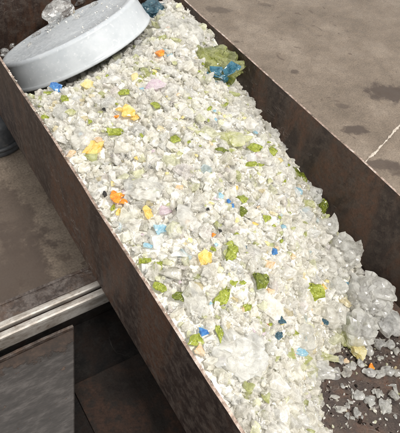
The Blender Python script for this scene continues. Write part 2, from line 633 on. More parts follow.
# ------------------------------------------------------------------ the rail frame the trough sits on
ft = ZB-.002
frame = empty('rail_frame', W(.1, .8, -FLOOR))
tag(frame, 'low steel rail frame with a bright galvanised strip, passing under the trough', 'frame')
fparts = [
    # dark scaled angle bar along the far side
    ('angle_bar', STEEL_BAR, W(-1.2, .806, ft-.050), W(1.5, .862, ft-.004), .002, .0012),
    ('angle_bar', STEEL_BAR, W(-1.2, .856, -FLOOR+.001), W(1.5, .8655, ft-.0005), .001, .0010),
    # bright channel: two ridges with a groove between them
    ('rail_strip', RAIL, W(-1.2, .784, ft-.06), W(1.5, .8052, ft-.001), .003, .0),
    ('groove_strip', STEEL_THIN, W(-1.2, .776, ft-.06), W(1.5, .7835, ft-.014), .001, .0),
    ('rail_strip', RAIL, W(-1.2, .752, ft-.07), W(1.5, .7755, ft-.003), .004, .0),
    # dark web below
    ('web_plate', STEEL_DARK, W(-1.2, .758, -FLOOR+.001), W(1.5, .80, ft-.071), .001, .0),
    # dark tray floor between the rails
    ('tray_plate', STEEL_DARK, W(-1.2, -.5, -FLOOR+.002), W(1.5, .757, -FLOOR+.014), .001, .0),
    # near rail, out of the picture
    ('angle_bar', STEEL_BAR, W(-1.2, -.56, -FLOOR+.001), W(1.5, -.502, ft-.0005), .002, .0),
    # thin brown bars
    ('edge_bar', STEEL_BAR, W(-1.2, .728, -1.47), W(.243, .737, -1.428), .001, .0010),
    ('loose_sheet', STEEL_THIN, W(.17, -.3, -1.4855), W(1.2, .575, -1.476), .001, .0030),
]
for nm, mt, lo, hi, bv, rg in fparts:
    o = link(nm, box_mesh(nm, lo, hi, bv, 60 if rg else 0, rg, len(nm)), mt)
    o.parent = frame
    o.matrix_parent_inverse = Matrix.Translation(-frame.location)
# painted deck plate with a slanting end
bm = bmesh.new()
top = [(-1.2, -.48), (-.283, -.48), (.243, .7275), (-1.2, .7275)]
vt = [bm.verts.new(W(x, y, -1.440)) for x, y in top]
vb = [bm.verts.new(W(x, y, -1.470)) for x, y in top]
bm.faces.new(vt)
bm.faces.new(list(reversed(vb)))
for i in range(4):
    bm.faces.new((vb[i], vb[(i+1) % 4], vt[(i+1) % 4], vt[i]))
bmesh.ops.bevel(bm, geom=list(bm.edges), offset=.0012, segments=1, affect='EDGES')
o = link('deck_plate', from_bm(bm, 'deck_plate'), PLATE)
tag(o, 'grey painted deck plate with flaking rusty edge')
o.parent = frame
o.matrix_parent_inverse = Matrix.Translation(-frame.location)

# ------------------------------------------------------------------ round foot under the far left corner
def lathe(profile, seg=72, name='lathe', closed_top=True):
    V, F = [], []
    for (r, z) in profile:
        for k in range(seg):
            a = 2*PI*k/seg
            V.append((r*math.cos(a), r*math.sin(a), z))
    n = len(profile)
    for i in range(n-1):
        for k in range(seg):
            F.append((i*seg+k, i*seg+(k+1) % seg, (i+1)*seg+(k+1) % seg, (i+1)*seg+k))
    me = bpy.data.meshes.new(name)
    me.from_pydata(V, [], F)
    me.polygons.foreach_set('use_smooth', [True]*len(me.polygons))
    return me


q = W(.318, 1.735, -FLOOR)
foot = empty('support_foot', q)
tag(foot, 'dark grey round metal foot on the floor beside the left trough wall', 'foot')
hh = (ZB+FLOOR)*U
link('base_disc', lathe([(.0001, .001), (.072, .001), (.0745, .004), (.0745, .011), (.0725, .014), (.069, .016), (.067, .03), (.066, hh-.012), (.063, hh-.0035), (.0001, hh-.003)], name='base_disc'), FOOT, foot)
link('rim_band', lathe([(.0725, .0165), (.0762, .0175), (.0766, .021), (.0760, .0245), (.0690, .0255), (.068, .0170), (.0725, .0165)], name='rim_band'), FOOT, foot)

# ------------------------------------------------------------------ the heap's surface
hp = []
for y in (-.3, 0.0, .2, .5, .8, 1.1, 1.3):
    hp.append((.37, y, -.020 if y > .1 else -.05))
for y, z in ((1.45, -.05), (1.6, -.16), (1.8, -.30), (2.1, -.36)):
    hp.append((.37, y, z))
hp += [(.62, 1.42, -.045), (.62, 1.6, -.16), (.62, 1.8, -.28), (.7, 2.1, -.36), (.85, 1.5, -.04), (.85, 1.65, -.13), (.88, 1.85, -.24)]
hp += [(.62, y, .020) for y in (.55, .75, .95, 1.15, 1.3)] + [(.85, y, .012) for y in (.9, 1.1, 1.3)] + [(.85, .75, -.01), (.85, 1.42, .0)]
hp += [(1.0, 1.42, .0), (1.0, 1.25, -.02), (1.0, 1.1, -.045), (1.0, .9, -.075), (1.0, .75, -.11), (1.0, .6, -.18), (1.0, .45, -.26), (1.0, .3, -.335)]
hp += [(1.05, 1.6, -.02), (1.05, 1.75, -.06), (1.05, 1.9, -.2), (1.17, 1.75, -.045), (1.17, 1.6, -.03), (1.17, 1.45, -.035), (1.17, 1.32, -.07), (1.17, 1.2, -.135),
       (1.17, 1.07, -.16), (1.17, .95, -.185), (1.17, .82, -.215), (1.17, .7, -.25), (1.17, .55, -.31), (1.17, .4, -.345), (1.17, .25, -.36), (1.17, 2.1, -.36), (1.17, 1.9, -.2)]
hp += [(.85, .6, -.06), (.85, .45, -.14), (.85, .33, -.235), (.85, .22, -.36), (.62, .4, -.01), (.62, .3, -.07), (.62, .2, -.17), (.64, .1, -.30),
       (.5, .15, -.08), (.5, 0.0, -.16), (.5, -.15, -.25), (.62, -.05, -.36), (.75, .16, -.36), (.75, 0, -.37), (.95, .15, -.375), (.95, -.2, -.37), (1.17, -.2, -.37), (.6, -.3, -.36), (1.1, .1, -.375)]
HP = np.array(hp)


def _phi(d):
    return d


_K = _phi(np.sqrt(((HP[:, None, :2]-HP[None, :, :2])**2).sum(-1)))
_K = np.block([[_K, np.ones((len(HP), 1))], [np.ones((1, len(HP))), np.zeros((1, 1))]])
_w = np.linalg.solve(_K+np.eye(len(_K))*-1e-4, np.append(HP[:, 2], 0))


def heap(x, y):
    """heap height over the rim (in U) at U coordinates x, y (arrays)"""
    x = np.atleast_1d(np.asarray(x, float))
    y = np.atleast_1d(np.asarray(y, float))
    out = np.empty(len(x))
    for i in range(0, len(x), 4000):
        d = np.sqrt((x[i:i+4000, None]-HP[None, :, 0])**2+(y[i:i+4000, None]-HP[None, :, 1])**2)
        out[i:i+4000] = d@_w[:-1]+_w[-1]
    rip = .010*np.sin(x*31+1.3*np.sin(y*17))*np.sin(y*27+x*9)+.006*np.sin(x*63+y*41)
    z = np.maximum(out+rip*(out > -.33), ZB+1.0+.011)
    # the lid has pressed the heap down to its own underside
    lx, ly = x-.716, y-1.694
    plane = -.151+.366*lx-.525*ly
    r = np.sqrt(lx**2+ly**2+(plane+.151)**2)
    under = plane-.050+np.maximum(0, r-.33)*.40
    return np.where(r < .47, np.maximum(np.minimum(z, under), ZB+1.0+.011), z)


def at(px, py, raise_m=0.0):
    """the spot of the heap (or of the bare trough bottom) seen at a photograph position"""
    r = ray(px, py)
    lo, hi = .85, 1.40
    ts = np.linspace(lo, hi, 500)
    P = r[None]*(ts/-r[2])[:, None]
    hz = heap(P[:, 0], P[:, 1])-1.0
    k = int(np.argmax(P[:, 2] <= hz+raise_m/U))
    if P[k, 2] > hz[k]+raise_m/U:
        k = len(ts)-1
    p = P[k].copy()
    p[0] = min(max(p[0], XL+TH+.012), XR-.012)
    return p


# solid underlayer of the heap
nx, ny = 70, 200
gx = np.linspace(XL+TH+.001, XR-.001, nx)
gy = np.linspace(Y0+TH+.001, Y1-TH-.001, ny)
GX, GY = np.meshgrid(gx, gy)
HZ = heap(GX.ravel(), GY.ravel())-.008+RNG.normal(size=nx*ny)*.003
V = np.stack([GX.ravel()*U, GY.ravel()*U, (HZ-1+FLOOR)*U], 1)
bare = HZ < (ZB+1.0+.011)
V[bare, 2] = (ZB+.004+FLOOR)*U          # sinks into the bottom plate where the trough is empty
ii = np.arange(nx*ny).reshape(ny, nx)
F = np.stack([ii[:-1, :-1].ravel(), ii[:-1, 1:].ravel(), ii[1:, 1:].ravel(), ii[1:, :-1].ravel()], 1)
BED = mat_clear('fine_crushed_glass', [(0, (.64, .62, .56)), (.5, (.64, .62, .56))], (.0, .02), (.4, .5), 160, .3, .0)
bed = link('crushed_glass_bed', np_mesh('crushed_glass_bed', V, F), BED)
tag(bed, 'fine crushed glass filling the trough beneath the fragments', 'crushed glass', None, 'stuff')


# ------------------------------------------------------------------ fragment shapes
def hull_proto(seed, dims, npts, smoothish=.5):
    r = random.Random(seed)
    bm = bmesh.new()
    for _ in range(npts):
        while True:
            p = Vector((r.uniform(-1, 1), r.uniform(-1, 1), r.uniform(-1, 1)))
            if p.length < 1.25:
                break
        p = p.lerp(p.normalized(), smoothish)
        bm.verts.new((p.x*dims[0], p.y*dims[1], p.z*dims[2]))
    res = bmesh.ops.convex_hull(bm, input=list(bm.verts))
    junk = list({e for e in res['geom_interior']+res['geom_unused'] if isinstance(e, bmesh.types.BMVert)})
    if junk:
        bmesh.ops.delete(bm, geom=junk, context='VERTS')
    bmesh.ops.triangulate(bm, faces=bm.faces)
    bmesh.ops.recalc_face_normals(bm, faces=bm.faces)
    bm.verts.index_update()
    V = np.array([v.co[:] for v in bm.verts])
    F = np.array([[v.index for v in f.verts] for f in bm.faces], np.int32)
    bm.free()
    V -= (V.max(0)+V.min(0))/2
    V /= np.abs(V).max()
    return V, F


PROTO = [hull_proto(100+i, d, n) for i, (d, n) in enumerate(
    [((1, .8, .6), 13), ((1, .65, .3), 11), ((1, .45, .3), 9), ((1, .9, .35), 12), ((1, .7, .7), 14), ((1, .55, .2), 9), ((1, .35, .25), 8), ((.9, .9, .5), 16)]*3)]


def icy(proto, seed, amp=.16, cuts=1):
    """a chunk like crushed ice: the hull's faces broken up and crinkled"""
    pv, pf = proto
    bm = bmesh.new()
    vs = [bm.verts.new(c) for c in pv]
    for f in pf:
        bm.faces.new([vs[j] for j in f])
    bmesh.ops.subdivide_edges(bm, edges=list(bm.edges), cuts=cuts, use_grid_fill=True)
    bmesh.ops.triangulate(bm, faces=bm.faces)
    off = Vector((seed*1.7, seed*.9, 0))
    for q in bm.verts:
        q.co += noise.noise_vector(q.co*2.2+off)*amp+noise.noise_vector(q.co*5+off)*amp*.6
    bmesh.ops.recalc_face_normals(bm, faces=bm.faces)
    bm.verts.index_update()
    V = np.array([v.co[:] for v in bm.verts])
    F = np.array([[v.index for v in f.verts] for f in bm.faces], np.int32)
    bm.free()
    return V/np.abs(V).max(), F


ICY = [icy(hull_proto(300+i, d, n, .6), i) for i, (d, n) in enumerate([((1, .8, .6), 12), ((1, .9, .5), 12), ((1, .65, .5), 11), ((.95, .85, .75), 13), ((1, .7, .4), 10), ((1, .55, .45), 10)]*3)]


def rand_rot(n, tilt=None):
    """n random rotation matrices; tilt limits the lean from level"""
    q = RNG.normal(size=(n, 4))
    q /= np.linalg.norm(q, axis=1)[:, None]
    w, x, y, z = q.T
    return np.stack([np.stack([1-2*(y*y+z*z), 2*(x*y-w*z), 2*(x*z+w*y)], 1),
                     np.stack([2*(x*y+w*z), 1-2*(x*x+z*z), 2*(y*z-w*x)], 1),
                     np.stack([2*(x*z-w*y), 2*(y*z+w*x), 1-2*(x*x+y*y)], 1)], 1)


def flat_rot(n, lean):
    """level pieces with a random heading and a lean of about that many radians"""
    a, b, c = RNG.uniform(0, 2*PI, n), RNG.normal(size=n)*lean, RNG.normal(size=n)*lean
    ca, sa, cb, sb, cc, sc = np.cos(a), np.sin(a), np.cos(b), np.sin(b), np.cos(c), np.sin(c)
    o, i = np.zeros(n), np.ones(n)
    Z = np.stack([np.stack([ca, -sa, o], 1), np.stack([sa, ca, o], 1), np.stack([o, o, i], 1)], 1)
    Y = np.stack([np.stack([cb, o, sb], 1), np.stack([o, i, o], 1), np.stack([-sb, o, cb], 1)], 1)
    X = np.stack([np.stack([i, o, o], 1), np.stack([o, cc, -sc], 1), np.stack([o, sc, cc], 1)], 1)
    return X@Y@Z


def cloud(P, size, protos, lean=None):
    """many fragments as one vertex and face array"""
    Vs, Fs, off = [], [], 0
    pick = RNG.integers(0, len(protos), len(P))
    R = rand_rot(len(P)) if lean is None else flat_rot(len(P), lean)
    for k, (pv, pf) in enumerate(protos):
        idx = np.where(pick == k)[0]
        if not len(idx):
            continue
        v = np.einsum('nij,mj->nmi', R[idx], pv)*size[idx, None, None]+P[idx][:, None, :]
        f = pf[None]+(np.arange(len(idx))*len(pv))[:, None, None]+off
        Vs.append(v.reshape(-1, 3))
        Fs.append(f.reshape(-1, 3))
        off += len(idx)*len(pv)
    return np.concatenate(Vs), np.concatenate(Fs)


def heap_points(n, lift, size, ymin=-.28, ymax=2.0):
    x = RNG.uniform(XL+TH+.012, XR-.012, n)
    y = RNG.uniform(ymin, ymax, n)
    z = heap(x, y)
    keep = z > ZB+1.0+.016
    # stay clear of the walls by the fragment's own size
    m = size/U
    keep &= (x-m*.7 > XL+TH) & (x+m*.7 < XR)
    x, y, z, s = x[keep], y[keep], z[keep], size[keep]
    P = np.stack([x*U, y*U, (z-1+FLOOR)*U+lift*s*RNG.uniform(-1, 1, len(s))], 1)
    return P, s


# ------------------------------------------------------------------ things placed by name
taken = []          # (x, y, r) in metres, so that small pieces do not swallow the named ones


def lump_mesh(name, seed, cells=26, sub=4, rough=.10, flat=1.0):
    """a rounded lump of cracked glass: cells that stand proud at different tilts, flat shaded"""
    r = np.random.default_rng(seed)
    bm = bmesh.new()
    bmesh.ops.create_icosphere(bm, subdivisions=sub, radius=1)
    cs = r.normal(size=(cells, 3))
    cs /= np.linalg.norm(cs, axis=1)[:, None]
    tilt = r.normal(size=(cells, 3))*.36
    offs = r.normal(size=cells)*rough
    warp = r.uniform(0, 10, 3)
    for v in bm.verts:
        d = np.array(v.co[:])
        dw = d+np.array(noise.noise_vector(Vector(d*3+warp))[:])*.22
        k = np.argsort(-(cs@dw))[:2]
        i = k[0]
        edge = (cs[i]-cs[k[1]])@dw
        rad = 1+offs[i]+tilt[i]@(d-cs[i])-.09*max(0, 1-edge/.10)
        rad += .02*noise.noise(Vector(d*7+warp))+.010*noise.noise(Vector(d*19+warp))
        v.co = Vector(d*rad)
    for v in bm.verts:
        v.co.z *= flat
    return from_bm(bm, name)


def to_spot(px, py, wpx, hpx, lift, thick, extra=0.0):
    """where a piece of that size lies on the heap; the spot returned is its middle"""
    dm = depth_of(at(px, py))
    sw = wpx/500*dm/2
    sh = hpx/500*dm/2/.9
    p = at(px, py, thick*min(sw, sh)*lift+extra)
    return p, sw, sh, dm


IMG_ANG = math.atan2(AXA[0], AXB[0])      # heading on the ground of the picture's level line


def place_lump(name, px, py, wpx, hpx, mat, label, cat, seed, ang=0.0, lift=.15, thick=.8, cells=26, sub=4, group=None, rough=.10):
    p, sw, sh, dm = to_spot(px, py, wpx, hpx, lift, thick)
    me = lump_mesh(name, seed, cells, sub, rough)
    me.materials.append(mat)
    o = bpy.data.objects.new(name, me)
    C.objects.link(o)
    sz = thick*min(sw, sh)
    for v in me.vertices:                 # real size in the mesh, scale 1
        v.co.x *= sw
        v.co.y *= sh
        v.co.z *= sz
    o.location = Vector((p[0]*U, p[1]*U, (p[2]+FLOOR)*U))
    mx = max(sw, sh)
    o.location.x = min(max(o.location.x, (XL+TH)*U+sw*.93), XR*U-sw*.93)
    o.location.z = max(o.location.z, (ZB+.010+FLOOR)*U+sz*.86)
    o.rotation_euler = (0, 0, IMG_ANG+ang)
    tag(o, label, cat, group)
    taken.append((o.location.x, o.location.y, min(sw, sh)*.85))
    return o


def place_shard(name, px, py, wpx, hpx, mat, label, cat, group=None, proto=None, ang=None, lift=.75, tilt=.25, thick=.5):
    p, sw, sh, dm = to_spot(px, py, wpx, hpx, lift, thick, .0026)
    pv, pf = PROTO[proto if proto is not None else random.randrange(len(PROTO))]
    v = pv-(pv.max(0)+pv.min(0))/2
    v = v/np.abs(v).max(0)
    sz = thick*min(sw, sh)
    v = v*np.array([sw, sh, max(sz, .0016)])
    if max(wpx, hpx) > 5:                 # chipped, uneven break faces
        bm = bmesh.new()
        vs = [bm.verts.new(c) for c in v]
        for f in pf:
            bm.faces.new([vs[j] for j in f])
        bmesh.ops.subdivide_edges(bm, edges=list(bm.edges), cuts=2 if max(wpx, hpx) > 8 else 1, use_grid_fill=True)
        bmesh.ops.triangulate(bm, faces=bm.faces)
        m0 = min(sw, sh)
        off = Vector((px*.37, py*.41, 0))
        for q in bm.verts:
            n_ = noise.noise_vector(q.co/m0*1.1+off)*.34+noise.noise_vector(q.co/m0*2.6+off)*.20
            q.co += Vector((n_.x, n_.y, n_.z*.7))*m0
        me = from_bm(bm, name)
    else:
        me = np_mesh(name, v, pf)
    me.materials.append(mat)
    o = bpy.data.objects.new(name, me)
    C.objects.link(o)
    o.location = Vector((p[0]*U, p[1]*U, (p[2]+FLOOR)*U))
    o.location.x = min(max(o.location.x, (XL+TH)*U+max(sw, sh)), XR*U-max(sw, sh))
    o.rotation_euler = (random.uniform(-tilt, tilt), random.uniform(-tilt, tilt), IMG_ANG+(ang if ang is not None else random.uniform(-.3, .3)))
    tag(o, label, cat, group)
    taken.append((o.location.x, o.location.y, (sw*sh)**.5*.95))
    return o


LUMPS = 'large clear lumps'
for args in [
    ('glass_lump', 345, 252, 36, 32, 'clear crackled glass lump against the dark wall, uppermost of the loose right-hand lumps', 1),
    ('glass_lump', 367, 302, 47, 42, 'largest round clear glass lump, beside the bare dark corner of the trough', 2),
    ('glass_lump', 357, 331, 35, 32, 'clear glass lump directly below the largest round lump, above the yellow chunk', 3),
    ('glass_lump', 386, 324, 24, 28, 'greyish clear lump squeezed between the largest round lump and the right wall', 4),
    ('glass_lump', 318, 370, 36, 17, 'low clear lump at the foot of the heap, left of the yellow chunk', 5),
    ('glass_lump', 238, 355, 62, 46, 'broadest clear crackled lump, low in the heap near the left wall', 6),
    ('glass_lump', 186, 34, 34, 42, 'tall pale lump between the dark blue chunk and the green and blue chunk', 7),
    ('glass_lump', 146, 190, 40, 26, 'broad milky slab of glass just right of the bright orange fragment', 8),
    ('glass_lump', 186, 222, 26, 26, 'milky clear lump touching the black chip, right of the pale blue piece', 9),
    ('glass_lump', 84, 138, 22, 26, 'pale lump directly above the yellow lump near the left rim', 10),
    ('glass_lump', 196, 300, 24, 30, 'oval clear lump between two green shards in the lower left heap', 11),
    ('glass_lump', 302, 338, 30, 24, 'clear lump above the pale blue splinter near the foot of the heap', 12),
    ('glass_lump', 332, 314, 28, 26, 'clear lump left of the largest round lump, under the green piece with yellow', 13),
    ('glass_lump', 326, 268, 26, 22, 'clear lump just above the green piece that has a yellow bit beside it', 14),
    ('glass_lump', 316, 194, 15, 15, 'clear jagged lump jutting towards the right wall above the dark green piece', 15),
    ('glass_lump', 298, 157, 13, 17, 'curved clear lump at the right fringe, above the green fringe shard', 16),
    ('glass_lump', 272, 134, 15, 14, 'blue-grey clear lump at the upper right fringe of the heap', 17),
    ('glass_lump', 168, 24, 20, 20, 'pale lump right beside the dark blue chunk at the top', 18),
    ('glass_lump', 252, 101, 17, 15, 'clear jagged lump at the fringe just below the green and blue chunk', 31),
    ('glass_lump', 263, 117, 15, 13, 'clear jagged fringe lump above the blue-grey one', 32),
    ('glass_lump', 287, 145, 15, 13, 'clear fringe lump right of the upright bright olive shard', 33),
    ('glass_lump', 312, 183, 13, 11, 'clear fringe lump below the dark olive shard that sticks out', 34),
    ('glass_lump', 327, 226, 19, 17, 'clear fringe lump below the dark olive fringe piece', 35),
    ('glass_lump', 303, 215, 20, 17, 'clear lump left of the dark olive fringe piece, inside the heap', 36),
    ('glass_lump', 336, 286, 20, 18, 'clear lump under the uppermost right-hand lump, left of the largest', 37),
    ('glass_lump', 62, 112, 16, 16, 'small pale lump by the left rim under the white plastic lid', 24),
]:
    nm, px, py, w, h, lab, sd = args
    big = w > 30
    place_lump(nm, px, py, w, h, LUMP, lab, 'glass lump', 400+sd, ang=random.uniform(-.2, .2), cells=46 if w > 44 else (34 if big else 20), sub=5 if w > 44 else 4,
               lift=.1 if px < 310 else .35, thick=.85 if px > 300 else .62, group=LUMPS, rough=.055)

# green and blue chunk at the right rim, dark blue chunk, yellow chunk
chunk = place_lump('green_glass_chunk', 218, 65, 47, 48, TINT['chunk green'], 'big yellow-green glass chunk with wavy blue streaks, by the right wall', 'glass chunk', 51, ang=0, lift=.1, thick=.6, cells=50, sub=5, rough=.085)
cm = chunk.data
dv = np.array([v.co[:] for v in cm.vertices])
ci, si = math.cos(-IMG_ANG), math.sin(-IMG_ANG)
for path in ([(195, 62), (199, 67), (205, 70), (211, 73), (217, 76), (223, 77), (229, 75), (234, 71), (237, 66)], [(203, 71), (209, 77), (216, 81), (223, 82), (230, 79)], [(224, 72), (230, 68), (236, 66), (240, 68)], [(212, 73), (217, 70), (222, 67)]):
    bm = bmesh.new()
    rows = []
    for k, (px, py) in enumerate(path):
        # point on top of the chunk: nearest chunk vertex to this line of sight
        r = ray(px, py)
        r = r/np.linalg.norm(r)
        base = np.array([chunk.location.x, chunk.location.y, chunk.location.z-FLOOR*U])
        cz, sz_ = math.cos(chunk.rotation_euler.z), math.sin(chunk.rotation_euler.z)
        wv = np.stack([dv[:, 0]*cz-dv[:, 1]*sz_, dv[:, 0]*sz_+dv[:, 1]*cz, dv[:, 2]], 1)+base
        t = wv@r
        dist = np.linalg.norm(wv-t[:, None]*r, axis=1)
        cand = np.where(dist < np.sort(dist)[12])[0]
        j = cand[np.argmin(t[cand])]
        c0 = wv[j]-base
        nrm = c0/np.linalg.norm(c0)
        wd = .0125*math.sin(PI*(k+.7)/(len(path)+.4))*(1+.45*math.sin(k*2.3))
        d1 = np.array([0.30, 0.95, 0.0])
        d1 = d1-nrm*(d1@nrm)
        d1 /= np.linalg.norm(d1)
        sec = [c0+d1*wd+nrm*.0002, c0+d1*wd*.5+nrm*.0032, c0-d1*wd*.5+nrm*.0030, c0-d1*wd+nrm*.0, c0-nrm*.004]
        # into the chunk's own axes
        sec = [np.array([s[0]*cz+s[1]*sz_, -s[0]*sz_+s[1]*cz, s[2]]) for s in sec]
        rows.append([bm.verts.new(s) for s in sec])
    for a, b_ in zip(rows[:-1], rows[1:]):
        for j in range(5):
            bm.faces.new((a[j], a[(j+1) % 5], b_[(j+1) % 5], b_[j]))
    bm.faces.new(rows[0])
    bm.faces.new(list(reversed(rows[-1])))
    bmesh.ops.recalc_face_normals(bm, faces=bm.faces)
    link('blue_streak', from_bm(bm, 'blue_streak'), TINT['swirl blue'], chunk)

place_lump('blue_glass_chunk', 156, 10, 27, 18, TINT['dark blue'], 'dark teal-blue glass chunk at the top edge, right of the white lid', 'glass chunk', 61, lift=.3, thick=.8, cells=20, sub=3, rough=.16)
place_lump('yellow_glass_chunk', 357, 349, 14, 19, TINT['pale yellow'], 'pale yellow glass chunk at the foot of the heap below the clear lumps', 'glass chunk', 62, lift=.5, thick=.7, cells=14, sub=3)

